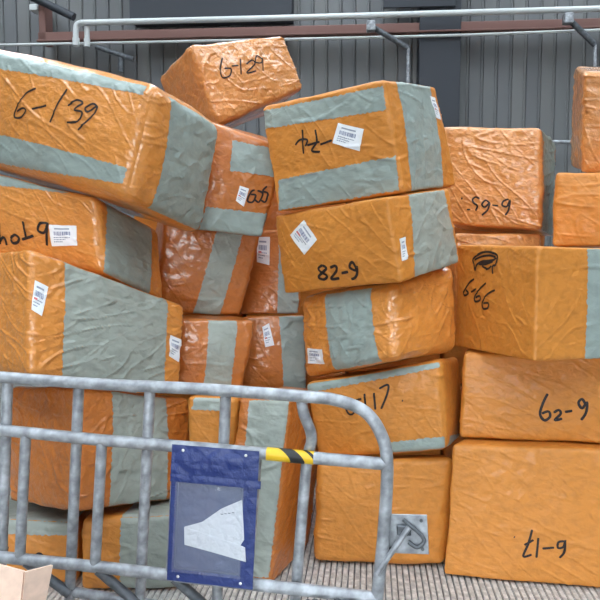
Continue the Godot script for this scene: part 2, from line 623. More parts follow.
# pen strokes: ribbons laid along lines on one face
func pen(ink: Array, grids: Dictionary, width: float) -> ArrayMesh:
	var g: Dictionary = grids[ink[0]]
	var size: Vector2 = g.size
	var pos := PackedVector3Array()
	var nrm := PackedVector3Array()
	var uv := PackedVector2Array()
	var idx := PackedInt32Array()
	for k in range(1, ink.size()):
		var line := []
		for i in ink[k].size() / 2:
			line.append(Vector2(ink[k][i * 2], ink[k][i * 2 + 1]) * size)
		var fine := []
		for i in line.size() - 1:
			var a: Vector2 = line[i]
			var b: Vector2 = line[i + 1]
			var before: Vector2 = line[maxi(i - 1, 0)]
			var after: Vector2 = line[mini(i + 2, line.size() - 1)]
			var n := maxi(2, int(a.distance_to(b) / 0.005))
			for s in n:
				fine.append(a.cubic_interpolate(b, before, after, float(s) / n))
		fine.append(line[-1])
		var first := pos.size()
		for i in fine.size():
			var d: Vector2 = (fine[mini(i + 1, fine.size() - 1)] - fine[maxi(i - 1, 0)]).normalized()
			var across := Vector2(-d.y, d.x)
			var half := width * 0.5 * (0.6 if i == 0 or i == fine.size() - 1 else 1.0)
			for s: float in [-1.0, 0.0, 1.0]:
				var e: Vector2 = (fine[i] + across * half * s) / size
				var p := on_skin(g, e.x, e.y, 0.003)
				pos.append(p[0])
				nrm.append(p[1])
				uv.append(e)
		for i in fine.size() - 1:
			for s in 2:
				var at := first + i * 3 + s
				idx.append_array([at, at + 3, at + 4, at, at + 4, at + 1])
	return grid_mesh(pos, nrm, uv, idx)

func make_parcel(b: Dictionary) -> void:
	var C := PackedVector3Array()
	var low := 1e9
	var mid := Vector3.ZERO
	for i in 8:
		var v := Vector3(b.corners[i * 3], b.corners[i * 3 + 1], b.corners[i * 3 + 2])
		C.append(v)
		low = minf(low, v.y)
		mid += v / 8.0
	var at := Vector3(mid.x, low, mid.z)
	for i in 8:
		C[i] -= at
	b.c = C
	b.h = Vector3((C[0].distance_to(C[1]) + C[3].distance_to(C[2])) / 4, (C[0].distance_to(C[3]) + C[1].distance_to(C[2])) / 4, (C[1].distance_to(C[5]) + C[2].distance_to(C[6])) / 4)
	b.offset = Vector3(b.seed * 3.7, b.seed * 1.9, b.seed * 5.3)
	var o := thing("parcel", b.label, "parcel", at, "taped parcels in the heap")
	var tone := "orange_%d" % b.tone
	var grids := {}
	var pos := PackedVector3Array()
	var nrm := PackedVector3Array()
	var uv := PackedVector2Array()
	var idx := PackedInt32Array()
	for face: String in FACES:
		var g := face_grid(face, b, 0.02 if b.label.contains("back-row") else 0.0065 if face in ["front", "right"] else (0.016 if face in ["left", "top"] else 0.03))
		grids[face] = g
		var first := pos.size()
		pos.append_array(g.pos)
		nrm.append_array(g.nrm)
		uv.append_array(g.uv)
		var W: int = g.nu + 1
		for j in g.nv:
			for i in g.nu:
				var k: int = first + j * W + i
				idx.append_array([k, k + 1, k + W + 1, k, k + W + 1, k + W])
	put("wrapping", grid_mesh(pos, nrm, uv, idx), tone, o)
	for segs: Array in b.get("orange", []):
		put("orange_tape_strip", sheet(segs, grids, 0.0012, 0.0045, 0.004), tone, o)
	for segs: Array in b.get("tape", []):
		put("grey_tape_strip", sheet(segs, grids, 0.0018, 0.0045, 0.006), "grey_tape_%d" % b.warm, o)
	var n := 0
	for sg: Array in b.get("stick", []):
		put("shipping_label", sheet([sg], grids, 0.0035, 0.0045, 0.0, true), "label_%d" % ((b.seed + n) % 2), o)
		n += 1
	if b.has("ink"):
		put("handwriting", pen(b.ink, grids, b.get("pen", 0.010)), "ink", o)
	if b.has("ink2"):
		put("pen_mark", pen(b.ink2, grids, b.pen), "ink", o)

# eight corners of each soft box (front face clockwise from its upper left, then the back face), and what is stuck or written on its faces
var parcels := [
	{"corners": [-1.523, 2.472, -3.100, -0.584, 2.180, -2.671, -0.716, 1.697, -2.671, -1.573, 1.926, -3.117, -1.282, 2.360, -3.542, -0.361, 2.090, -3.102, -0.472, 1.561, -3.169, -1.352, 1.811, -3.590],
		"label": "large orange parcel with two grey tape strips, handwritten 6-139 and a grey end", "round": 0.062, "bulge": 0.045, "puff": 0.035, "lumps": 0.006, "folds": 0.006, "slant": 0.2, "tone": 0, "warm": 0, "pen": 0.009, "seed": 1,
		"tape": [[["front", [0.121, 0.031], [0.954, 0.017], [0.955, 0.124], [0.128, 0.187]]], [["front", [0.154, 0.725], [0.962, 0.729], [0.956, 0.866], [0.168, 0.968]]], [["right", [0.221, -0], [0.956, 0.005], [0.985, 0.989], [0.27, 0.993]]]],
		"ink": ["front", [0.431, 0.283, 0.379, 0.348, 0.331, 0.492, 0.329, 0.557, 0.371, 0.544, 0.395, 0.487, 0.377, 0.468, 0.339, 0.506], [0.43, 0.46, 0.509, 0.401], [0.595, 0.228, 0.565, 0.398, 0.545, 0.534], [0.622, 0.363, 0.662, 0.301, 0.696, 0.314, 0.661, 0.381, 0.704, 0.388, 0.693, 0.466, 0.642, 0.5], [0.768, 0.311, 0.746, 0.297, 0.714, 0.346, 0.73, 0.372, 0.768, 0.311, 0.758, 0.394, 0.701, 0.537]]},
	{"corners": [-0.603, 2.636, -3.624, -0.091, 2.806, -4.016, 0.037, 2.498, -4.066, -0.447, 2.191, -3.663, -0.871, 2.544, -4.010, -0.366, 2.749, -4.405, -0.231, 2.407, -4.452, -0.722, 2.134, -4.051],
		"label": "crinkled orange parcel marked 6-129 on top of the heap", "round": 0.035, "bulge": 0.02, "puff": 0, "lumps": 0.008, "folds": 0.009, "slant": 0, "tone": 2, "warm": 0, "pen": 0.0085, "seed": 2,
		"ink": ["front", [0.244, 0.239, 0.181, 0.374, 0.174, 0.478, 0.244, 0.478, 0.277, 0.4, 0.221, 0.376], [0.293, 0.369, 0.361, 0.378], [0.405, 0.297, 0.355, 0.5], [0.441, 0.386, 0.513, 0.349, 0.525, 0.411, 0.417, 0.497, 0.513, 0.506], [0.622, 0.354, 0.581, 0.302, 0.541, 0.381, 0.6, 0.409, 0.632, 0.346, 0.585, 0.531]]},
	{"corners": [-0.481, 2.142, -3.227, -0.066, 2.022, -3.322, -0.189, 1.559, -3.320, -0.583, 1.601, -3.224, -0.595, 2.230, -3.581, -0.185, 2.131, -3.676, -0.302, 1.650, -3.672, -0.702, 1.710, -3.576],
		"label": "small orange parcel with two grey patches wedged beside the parcel marked 6-139", "round": 0.025, "bulge": 0.02, "puff": 0, "lumps": 0.006, "folds": 0.006, "slant": 0, "tone": 3, "warm": 0, "pen": 0.01, "seed": 3,
		"tape": [[["front", [0.368, 0.1], [1, 0.05], [1, 0.331], [0.404, 0.381]]], [["front", [0.22, 0.756], [0.981, 0.733], [0.99, 1], [0.186, 1]]]],
		"stick": [["front", [0.555, 0.5], [0.668, 0.51], [0.657, 0.696], [0.547, 0.652]]],
		"ink": ["front", [0.741, 0.51, 0.701, 0.541, 0.684, 0.63, 0.748, 0.637, 0.769, 0.564, 0.707, 0.564], [0.775, 0.511, 0.851, 0.532, 0.827, 0.624, 0.759, 0.601], [0.88, 0.448, 0.843, 0.505, 0.91, 0.521, 0.907, 0.611, 0.85, 0.603]]},
	{"corners": [-0.189, 2.204, -3.211, 0.352, 2.218, -2.759, 0.451, 1.743, -2.791, -0.116, 1.679, -3.193, 0.113, 2.256, -3.570, 0.652, 2.278, -3.130, 0.768, 1.809, -3.162, 0.206, 1.754, -3.574],
		"label": "orange parcel with two green-grey strips and 74 written upside down, resting on the 82-9 parcel", "round": 0.021, "bulge": 0.02, "puff": 0, "lumps": 0.006, "folds": 0.006, "slant": -0.2, "tone": 1, "warm": 0, "pen": 0.01, "seed": 4,
		"tape": [[["front", [0.018, 0.053], [0.984, 0.063], [0.975, 0.266], [0.004, 0.216]]], [["front", [0.064, 0.699], [0.979, 0.667], [0.965, 0.964], [0.017, 0.979]]], [["right", [0.222, 0], [0.857, -0], [0.705, 1], [0.135, 1]]]],
		"stick": [["front", [0.631, 0.298], [0.806, 0.391], [0.75, 0.572], [0.568, 0.461]], ["right", [0.805, 0.109], [0.902, 0.122], [0.912, 0.336], [0.816, 0.319]]],
		"ink": ["front", [0.342, 0.293, 0.324, 0.507], [0.264, 0.416, 0.308, 0.379, 0.373, 0.393, 0.349, 0.445], [0.449, 0.316, 0.449, 0.421, 0.396, 0.493, 0.461, 0.517], [0.366, 0.44, 0.469, 0.428], [0.469, 0.454, 0.569, 0.436]]},
	{"corners": [-0.134, 1.672, -3.272, 0.360, 1.723, -2.713, 0.431, 1.360, -2.728, -0.084, 1.274, -3.265, 0.201, 1.736, -3.592, 0.701, 1.790, -3.038, 0.763, 1.442, -3.047, 0.254, 1.361, -3.592],
		"label": "smooth orange parcel reading 82-9 with a diamond-turned shipping label", "round": 0.017, "bulge": 0.02, "puff": 0, "lumps": 0.006, "folds": 0.006, "slant": 0, "tone": 1, "warm": 1, "pen": 0.0135, "seed": 5,
		"tape": [[["right", [0.331, 0.007], [0.894, 0.005], [0.956, 1], [0.208, 0.996]]]],
		"stick": [["front", [0.307, 0.115], [0.418, 0.37], [0.28, 0.53], [0.152, 0.27]], ["right", [0.075, 0.501], [0.151, 0.492], [0.139, 0.751], [0.062, 0.757]]],
		"ink": ["front", [0.43, 0.683, 0.386, 0.721, 0.419, 0.78, 0.447, 0.821, 0.411, 0.86, 0.372, 0.818, 0.457, 0.732, 0.43, 0.683], [0.49, 0.724, 0.539, 0.71, 0.539, 0.768, 0.475, 0.861, 0.547, 0.863], [0.575, 0.805, 0.627, 0.8], [0.699, 0.772, 0.678, 0.689, 0.649, 0.741, 0.682, 0.791, 0.707, 0.751, 0.679, 0.866, 0.635, 0.894]]},
	{"corners": [-0.015, 1.264, -3.308, 0.408, 1.357, -2.834, 0.408, 1.016, -2.762, 0.015, 0.836, -3.249, 0.340, 1.313, -3.596, 0.754, 1.442, -3.116, 0.766, 1.012, -3.057, 0.364, 0.867, -3.540],
		"label": "bulging orange parcel with one upright grey band under the 82-9 parcel", "round": 0.049, "bulge": 0.025, "puff": 0, "lumps": 0.01, "folds": 0.009, "slant": 0, "tone": 0, "warm": 0, "pen": 0.01, "seed": 6,
		"tape": [[["front", [0.327, -0], [0.792, -0], [0.866, 1], [0.391, 1]]]],
		"stick": [["front", [0.091, 0.635], [0.28, 0.681], [0.282, 0.861], [0.091, 0.813]]]},
	{"corners": [0.017, 0.855, -3.088, 0.644, 1.008, -2.885, 0.667, 0.592, -2.845, 0.084, 0.464, -3.122, 0.206, 0.810, -3.509, 0.823, 0.958, -3.287, 0.847, 0.545, -3.261, 0.256, 0.411, -3.519],
		"label": "orange parcel reading 117 with grey top and bottom edges", "round": 0.035, "bulge": 0.02, "puff": 0, "lumps": 0.008, "folds": 0.005, "slant": 0, "tone": 1, "warm": 0, "pen": 0.01, "seed": 7,
		"tape": [[["front", [-0, -0], [0.986, -0], [0.989, 0.085], [0.021, 0.134]]], [["front", [0.516, 0.85], [1, 0.835], [1, 1], [0.505, 1]], ["right", [0.174, 0.863], [1, 0.962], [1, 1], [0.125, 1]]]],
		"ink": ["front", [0.284, 0.226, 0.305, 0.436, 0.346, 0.465, 0.367, 0.388, 0.324, 0.358], [0.373, 0.309, 0.423, 0.3], [0.447, 0.246, 0.449, 0.426], [0.517, 0.255, 0.517, 0.448], [0.556, 0.214, 0.62, 0.187, 0.612, 0.285, 0.559, 0.448], [0.71, 0.384, 0.719, 0.39]]},
	{"corners": [0.075, 0.517, -2.945, 0.717, 0.546, -2.915, 0.689, 0.004, -2.922, 0.058, 0.004, -2.973, 0.146, 0.408, -3.329, 0.785, 0.435, -3.297, 0.758, 0.004, -3.323, 0.125, 0.004, -3.367],
		"label": "plain creased orange parcel on the deck under the parcel reading 117", "round": 0.042, "bulge": 0.02, "puff": 0, "lumps": 0.008, "folds": 0.005, "slant": 0, "tone": 1, "warm": 0, "pen": 0.01, "seed": 8},
	{"corners": [0.814, 2.219, -3.809, 1.303, 2.163, -3.541, 1.316, 1.602, -3.517, 0.822, 1.654, -3.784, 1.043, 2.199, -4.193, 1.537, 2.147, -3.925, 1.527, 1.574, -3.900, 1.039, 1.628, -4.168],
		"label": "glossy orange parcel with upside-down 6-65 and a clear plastic-grey side", "round": 0.025, "bulge": 0.02, "puff": 0, "lumps": 0.006, "folds": 0.01, "slant": 0, "tone": 2, "warm": 0, "pen": 0.01, "seed": 9,
		"tape": [[["right", [0.122, -0], [0.929, 0.01], [0.898, 0.999], [0.077, 1]]]],
		"ink": ["front", [0.279, 0.839, 0.314, 0.837], [0.412, 0.724, 0.374, 0.709, 0.341, 0.737, 0.354, 0.77, 0.387, 0.795, 0.367, 0.846], [0.51, 0.761, 0.47, 0.737, 0.434, 0.779, 0.46, 0.804, 0.507, 0.764, 0.487, 0.829, 0.427, 0.886], [0.533, 0.78, 0.593, 0.782], [0.696, 0.711, 0.644, 0.733, 0.631, 0.774, 0.676, 0.784, 0.708, 0.72, 0.691, 0.816, 0.656, 0.871]],
		"ink2": ["front", [0.235, 0.721, 0.228, 0.743]]},
	{"corners": [0.865, 1.595, -3.610, 1.344, 1.594, -3.592, 1.353, 1.016, -3.581, 0.874, 1.017, -3.600, 0.881, 1.583, -4.010, 1.360, 1.583, -3.991, 1.368, 1.005, -3.981, 0.889, 1.006, -3.999],
		"label": "orange parcel squeezed under the upside-down 6-65 parcel", "round": 0.021, "bulge": 0.02, "puff": 0, "lumps": 0.006, "folds": 0.006, "slant": 0, "tone": 2, "warm": 0, "pen": 0.01, "seed": 10},
	{"corners": [1.382, 2.367, -3.219, 1.870, 2.330, -3.081, 1.964, 1.872, -3.197, 1.443, 1.888, -3.333, 1.492, 2.499, -3.592, 1.982, 2.456, -3.455, 2.047, 1.960, -3.567, 1.528, 1.970, -3.703],
		"label": "shiny orange parcel topmost of the stack with the 6-66 parcel", "round": 0.025, "bulge": 0.02, "puff": 0, "lumps": 0.006, "folds": 0.01, "slant": 0, "tone": 2, "warm": 0, "pen": 0.01, "seed": 11},
	{"corners": [1.275, 1.889, -3.257, 1.841, 1.862, -2.998, 1.855, 1.506, -2.993, 1.269, 1.517, -3.251, 1.457, 1.881, -3.668, 2.027, 1.859, -3.408, 2.037, 1.499, -3.403, 1.456, 1.513, -3.662],
		"label": "plain orange parcel between the shiny topmost one and the 6-66 parcel", "round": 0.021, "bulge": 0.02, "puff": 0, "lumps": 0.006, "folds": 0.008, "slant": 0, "tone": 1, "warm": 0, "pen": 0.01, "seed": 12},
	{"corners": [0.777, 1.527, -3.198, 0.948, 1.516, -2.581, 0.947, 1.048, -2.576, 0.770, 1.018, -3.189, 1.358, 1.507, -3.360, 1.530, 1.502, -2.744, 1.526, 1.042, -2.738, 1.351, 1.020, -3.352],
		"label": "boxy orange parcel with 6-66 and a scribble, grey band on one side", "round": 0.014, "bulge": 0.008, "puff": 0, "lumps": 0.003, "folds": 0.005, "slant": 0, "tone": 1, "warm": 0, "pen": 0.01, "seed": 13,
		"tape": [[["right", [0.4, -0], [0.914, -0], [0.939, 0.999], [0.407, 0.993]]]],
		"ink": ["front", [0.278, 0.321, 0.21, 0.363, 0.141, 0.453, 0.157, 0.485, 0.205, 0.461, 0.17, 0.432], [0.242, 0.447, 0.318, 0.413], [0.445, 0.35, 0.364, 0.411, 0.299, 0.49, 0.314, 0.531, 0.373, 0.513, 0.366, 0.476, 0.313, 0.495], [0.564, 0.407, 0.47, 0.454, 0.408, 0.538, 0.421, 0.588, 0.477, 0.579, 0.486, 0.534, 0.424, 0.539]],
		"ink2": ["front", [0.272, 0.176, 0.257, 0.133, 0.364, 0.076, 0.468, 0.063, 0.569, 0.088, 0.578, 0.133, 0.56, 0.179, 0.524, 0.193, 0.526, 0.263], [0.272, 0.171, 0.289, 0.236, 0.314, 0.188, 0.38, 0.152, 0.458, 0.146, 0.534, 0.134, 0.57, 0.115], [0.382, 0.195, 0.461, 0.219, 0.511, 0.19], [0.34, 0.165, 0.446, 0.161, 0.522, 0.149, 0.426, 0.178, 0.341, 0.178], [0.435, 0.202, 0.449, 0.233], [0.279, 0.142, 0.378, 0.106, 0.482, 0.095, 0.558, 0.108]]},
	{"corners": [0.762, 1.021, -2.991, 1.568, 1.034, -2.854, 1.563, 0.625, -2.813, 0.738, 0.616, -2.954, 0.955, 1.009, -3.522, 1.763, 1.021, -3.385, 1.752, 0.613, -3.347, 0.933, 0.603, -3.486],
		"label": "wide orange parcel with upside-down 6-29 directly under the 6-66 parcel", "round": 0.025, "bulge": 0.02, "puff": 0, "lumps": 0.006, "folds": 0.005, "slant": 0.25, "tone": 1, "warm": 0, "pen": 0.012, "seed": 14,
		"ink": ["front", [0.471, 0.442, 0.446, 0.563, 0.435, 0.675, 0.459, 0.741, 0.487, 0.698, 0.479, 0.639, 0.444, 0.667], [0.505, 0.652, 0.531, 0.621, 0.542, 0.661, 0.513, 0.734, 0.551, 0.716], [0.563, 0.641, 0.602, 0.628], [0.671, 0.558, 0.651, 0.496, 0.633, 0.538, 0.652, 0.596, 0.676, 0.532, 0.673, 0.642, 0.648, 0.729]]},
	{"corners": [0.694, 0.615, -2.881, 1.530, 0.626, -2.753, 1.528, 0.004, -2.699, 0.654, 0.006, -2.851, 1.022, 0.603, -3.371, 1.840, 0.612, -3.254, 1.825, 0.004, -3.208, 0.985, 0.004, -3.339],
		"label": "wide orange parcel with upside-down 6-17 standing on the ribbed deck", "round": 0.021, "bulge": 0.012, "puff": 0, "lumps": 0.006, "folds": 0.005, "slant": 0.25, "tone": 1, "warm": 0, "pen": 0.01, "seed": 15,
		"ink": ["front", [0.348, 0.658, 0.353, 0.662], [0.437, 0.598, 0.42, 0.702, 0.398, 0.797, 0.439, 0.78], [0.401, 0.714, 0.445, 0.67], [0.468, 0.653, 0.462, 0.8], [0.489, 0.731, 0.546, 0.718], [0.593, 0.665, 0.566, 0.677, 0.565, 0.718, 0.591, 0.706, 0.598, 0.659, 0.595, 0.744, 0.572, 0.792]],
		"orange": [[["front", [0.02, -0], [1, -0], [1, 0.087], [0.02, 0.058]]]]},
	{"corners": [-1.772, 1.956, -3.211, -0.898, 1.737, -2.853, -0.861, 1.392, -2.834, -1.770, 1.502, -3.180, -1.598, 1.792, -3.661, -0.716, 1.600, -3.306, -0.688, 1.226, -3.283, -1.588, 1.364, -3.633],
		"label": "orange parcel with upside-down 6-10 and a square label, under the 6-139 parcel", "round": 0.042, "bulge": 0.02, "puff": 0, "lumps": 0.006, "folds": 0.006, "slant": 0, "tone": 0, "warm": 0, "pen": 0.013, "seed": 16,
		"tape": [[["front", [0.036, 0.019], [0.828, -0], [0.801, 0.056], [0.034, 0.269]]], [["right", [0.164, -0], [0.845, -0], [0.711, 1], [-0, 1]]]],
		"stick": [["front", [0.723, 0.504], [0.872, 0.441], [0.867, 0.691], [0.725, 0.756]]],
		"ink": ["front", [0.411, 0.591, 0.399, 0.833], [0.399, 0.806, 0.426, 0.752, 0.439, 0.77, 0.443, 0.834], [0.476, 0.752, 0.506, 0.702, 0.53, 0.729, 0.519, 0.779, 0.487, 0.797, 0.476, 0.759], [0.564, 0.525, 0.57, 0.621, 0.573, 0.707], [0.547, 0.74, 0.623, 0.671], [0.709, 0.49, 0.668, 0.513, 0.653, 0.598, 0.688, 0.613, 0.709, 0.533, 0.714, 0.488, 0.695, 0.76]]},
	{"corners": [-1.893, 1.485, -3.300, -1.084, 1.510, -2.586, -1.064, 0.997, -2.504, -1.866, 0.887, -3.206, -1.369, 1.209, -3.843, -0.555, 1.228, -3.129, -0.570, 0.833, -3.054, -1.366, 0.716, -3.758],
		"label": "orange parcel with two labels and a very wide grey band across its side", "round": 0.032, "bulge": 0.02, "puff": 0, "lumps": 0.006, "folds": 0.009, "slant": 0.3, "tone": 0, "warm": 1, "pen": 0.01, "seed": 17,
		"tape": [[["right", [0.194, -0], [0.854, 0.003], [0.861, 1], [0.18, 0.997]]]],
		"stick": [["right", [0.029, 0.24], [0.1, 0.264], [0.061, 0.51], [0.007, 0.473]], ["right", [0.888, 0.398], [0.981, 0.421], [0.967, 0.687], [0.888, 0.638]]]},
	{"corners": [-0.706, 1.658, -3.387, -0.204, 1.588, -3.483, -0.326, 1.141, -3.515, -0.786, 1.156, -3.413, -0.820, 1.672, -3.708, -0.328, 1.616, -3.806, -0.439, 1.155, -3.837, -0.910, 1.184, -3.736],
		"label": "orange parcel leaning behind, with one slanting grey band and no label", "round": 0.025, "bulge": 0.02, "puff": 0, "lumps": 0.006, "folds": 0.006, "slant": 0, "tone": 3, "warm": 1, "pen": 0.01, "seed": 18,
		"tape": [[["front", [0.532, -0], [0.804, -0], [0.756, 1], [0.451, 1]]]]},
	{"corners": [-0.328, 1.615, -3.827, 0.021, 1.625, -3.765, -0.001, 1.131, -3.673, -0.349, 1.121, -3.735, -0.365, 1.620, -4.047, -0.017, 1.631, -3.986, -0.038, 1.136, -3.894, -0.386, 1.126, -3.955],
		"label": "orange parcel with an upright white label wedged beside the 82-9 parcel", "round": 0.021, "bulge": 0.02, "puff": 0, "lumps": 0.006, "folds": 0.006, "slant": 0, "tone": 3, "warm": 0, "pen": 0.01, "seed": 19,
		"tape": [[["front", [0.586, -0], [0.889, -0], [0.986, 1], [0.622, 1]]]],
		"stick": [["front", [0.218, 0.083], [0.44, 0.088], [0.446, 0.419], [0.24, 0.379]]]},
	{"corners": [-0.612, 1.157, -3.204, -0.226, 1.146, -3.275, -0.290, 0.781, -3.251, -0.676, 0.793, -3.181, -0.759, 1.148, -3.535, -0.373, 1.137, -3.606, -0.437, 0.772, -3.583, -0.824, 0.783, -3.512],
		"label": "small orange parcel with a vertical grey band, low in the gap between stacks", "round": 0.025, "bulge": 0.02, "puff": 0, "lumps": 0.006, "folds": 0.006, "slant": 0, "tone": 3, "warm": 1, "pen": 0.01, "seed": 20,
		"tape": [[["front", [0.39, -0], [0.764, -0], [0.825, 1], [0.479, 1]]]]},
	{"corners": [-0.313, 1.137, -3.475, 0.033, 1.149, -3.498, 0.044, 0.698, -3.492, -0.324, 0.692, -3.469, -0.367, 1.100, -3.821, -0.015, 1.110, -3.845, -0.010, 0.661, -3.838, -0.372, 0.654, -3.815],
		"label": "orange parcel with a tilted small label and dark grey edge, wedged low", "round": 0.021, "bulge": 0.02, "puff": 0, "lumps": 0.006, "folds": 0.006, "slant": 0, "tone": 3, "warm": 0, "pen": 0.01, "seed": 21,
		"tape": [[["front", [0.574, -0], [0.984, -0], [0.985, 0.987], [0.642, 0.978]]]],
		"stick": [["front", [0.309, 0.131], [0.417, 0.086], [0.494, 0.358], [0.356, 0.378]]]},
	{"corners": [-1.403, 0.849, -3.049, -0.949, 0.920, -2.713, -0.920, 0.410, -2.592, -1.376, 0.320, -2.929, -1.001, 0.714, -3.541, -0.545, 0.755, -3.200, -0.528, 0.283, -3.087, -0.980, 0.229, -3.426],
		"label": "dark orange parcel with a grey band on its side, behind the barrier rails", "round": 0.035, "bulge": 0.02, "puff": 0, "lumps": 0.008, "folds": 0.01, "slant": 0, "tone": 3, "warm": 1, "pen": 0.01, "seed": 22,
		"tape": [[["right", [0.265, -0], [0.751, 0.006], [0.742, 1], [0.244, 1]]]]},
	{"corners": [-0.524, 0.822, -2.956, -0.292, 0.806, -2.991, -0.302, 0.351, -2.996, -0.531, 0.361, -2.961, -0.508, 0.757, -3.341, -0.281, 0.741, -3.374, -0.290, 0.294, -3.380, -0.515, 0.304, -3.346],
		"label": "orange parcel with a small grey patch, behind the blue pouch", "round": 0.025, "bulge": 0.02, "puff": 0, "lumps": 0.006, "folds": 0.006, "slant": 0, "tone": 1, "warm": 1, "pen": 0.01, "seed": 23,
		"tape": [[["front", [0.143, -0], [0.718, -0], [0.681, 0.147], [0.085, 0.134]]]]},
	{"corners": [-0.448, 0.313, -2.980, -0.326, 0.306, -2.989, -0.329, 0.004, -2.989, -0.451, 0.004, -2.980, -0.475, 0.300, -3.354, -0.354, 0.296, -3.363, -0.357, 0.004, -3.364, -0.479, 0.004, -3.355],
		"label": "low grey and orange parcel on the deck behind the blue pouch", "round": 0.025, "bulge": 0.02, "puff": 0, "lumps": 0.006, "folds": 0.006, "slant": 0, "tone": 3, "warm": 1, "pen": 0.01, "seed": 24,
		"tape": [[["front", [0.039, -0], [0.542, -0], [0.47, 1], [0.041, 1]]]]},
	{"corners": [-0.290, 0.803, -2.993, -0.044, 0.812, -2.936, -0.133, 0.004, -2.750, -0.390, 0.004, -2.817, -0.098, 0.775, -3.413, 0.139, 0.766, -3.358, 0.051, 0.004, -3.184, -0.195, 0.004, -3.242],
		"label": "tall upright parcel with a broad grey band between blue pouch and deck", "round": 0.025, "bulge": 0.02, "puff": 0, "lumps": 0.006, "folds": 0.006, "slant": 0, "tone": 3, "warm": 1, "pen": 0.01, "seed": 25,
		"tape": [[["front", [0.208, 0.01], [0.991, -0], [0.96, 0.947], [0.45, 0.961]]]]},
	{"corners": [-1.444, 0.315, -2.775, -0.995, 0.293, -2.783, -1.000, 0.004, -2.776, -1.446, 0.004, -2.754, -1.471, 0.269, -3.239, -1.023, 0.249, -3.250, -1.026, 0.004, -3.244, -1.473, 0.004, -3.225],
		"label": "orange parcel with a grey top edge, lowest behind the barrier", "round": 0.028, "bulge": 0.02, "puff": 0, "lumps": 0.006, "folds": 0.006, "slant": 0, "tone": 1, "warm": 1, "pen": 0.01, "seed": 26,
		"tape": [[["front", [0.05, -0], [1, -0], [1, 0.211], [0.05, 0.206]]], [["top", [0.02, 0.03], [0.98, 0.03], [0.98, 0.99], [0.02, 0.99]]]],
		"ink": ["front", [0.601, 0.518, 0.644, 0.478, 0.684, 0.534]],
		"ink2": ["front", [0.338, 0.386, 0.325, 0.467]]},
	{"corners": [-0.960, 0.332, -2.726, -0.494, 0.342, -2.755, -0.486, 0.004, -2.735, -0.964, 0.004, -2.713, -0.975, 0.258, -3.163, -0.506, 0.267, -3.191, -0.503, 0.004, -3.180, -0.978, 0.004, -3.156],
		"label": "parcel with an orange end and wide grey wrap, low behind the barrier", "round": 0.032, "bulge": 0.02, "puff": 0, "lumps": 0.006, "folds": 0.006, "slant": 0, "tone": 1, "warm": 1, "pen": 0.01, "seed": 27,
		"tape": [[["front", [0.377, 0.005], [0.981, -0], [0.982, 1], [0.371, 0.983]]], [["top", [0.38, 0.03], [0.99, 0.03], [0.99, 0.99], [0.38, 0.99]]]]},
	{"corners": [-1.060, 0.696, -4.080, -0.370, 0.696, -4.080, -0.370, 0.004, -4.080, -1.060, 0.004, -4.080, -1.060, 0.696, -4.580, -0.370, 0.696, -4.580, -0.370, 0.004, -4.580, -1.060, 0.004, -4.580],
		"label": "plain orange back-row parcel behind the tall upright parcel with the broad grey band", "round": 0.03, "bulge": 0.012, "puff": 0, "lumps": 0.006, "folds": 0.006, "slant": 0, "tone": 1, "warm": 0, "pen": 0.01, "seed": 28},
	{"corners": [-1.060, 1.396, -4.120, -0.370, 1.396, -4.120, -0.370, 0.704, -4.120, -1.060, 0.704, -4.120, -1.060, 1.396, -4.620, -0.370, 1.396, -4.620, -0.370, 0.704, -4.620, -1.060, 0.704, -4.620],
		"label": "plain orange back-row parcel behind the parcel with the slanting grey band", "round": 0.03, "bulge": 0.012, "puff": 0, "lumps": 0.006, "folds": 0.006, "slant": 0, "tone": 3, "warm": 0, "pen": 0.01, "seed": 29},
	{"corners": [-1.060, 2.096, -4.100, -0.370, 2.096, -4.100, -0.370, 1.404, -4.100, -1.060, 1.404, -4.100, -1.060, 2.096, -4.600, -0.370, 2.096, -4.600, -0.370, 1.404, -4.600, -1.060, 1.404, -4.600],
		"label": "plain orange back-row parcel behind the big 6-139 parcel", "round": 0.03, "bulge": 0.012, "puff": 0, "lumps": 0.006, "folds": 0.006, "slant": 0, "tone": 1, "warm": 0, "pen": 0.01, "seed": 30},
	{"corners": [-0.350, 0.729, -4.080, 0.290, 0.729, -4.080, 0.290, 0.004, -4.080, -0.350, 0.004, -4.080, -0.350, 0.729, -4.580, 0.290, 0.729, -4.580, 0.290, 0.004, -4.580, -0.350, 0.004, -4.580],
		"label": "plain orange back-row parcel behind the parcel reading 117", "round": 0.03, "bulge": 0.012, "puff": 0, "lumps": 0.006, "folds": 0.006, "slant": 0, "tone": 3, "warm": 0, "pen": 0.01, "seed": 31},
	{"corners": [-0.350, 1.463, -4.120, 0.290, 1.463, -4.120, 0.290, 0.737, -4.120, -0.350, 0.737, -4.120, -0.350, 1.463, -4.620, 0.290, 1.463, -4.620, 0.290, 0.737, -4.620, -0.350, 0.737, -4.620],
		"label": "plain orange back-row parcel behind the parcel reading 82-9", "round": 0.03, "bulge": 0.012, "puff": 0, "lumps": 0.006, "folds": 0.006, "slant": 0, "tone": 1, "warm": 0, "pen": 0.01, "seed": 32},
	{"corners": [-0.350, 2.196, -4.100, 0.290, 2.196, -4.100, 0.290, 1.471, -4.100, -0.350, 1.471, -4.100, -0.350, 2.196, -4.600, 0.290, 2.196, -4.600, 0.290, 1.471, -4.600, -0.350, 1.471, -4.600],
		"label": "plain orange back-row parcel behind the parcel with 74 upside down", "round": 0.03, "bulge": 0.012, "puff": 0, "lumps": 0.006, "folds": 0.006, "slant": 0, "tone": 3, "warm": 0, "pen": 0.01, "seed": 33},
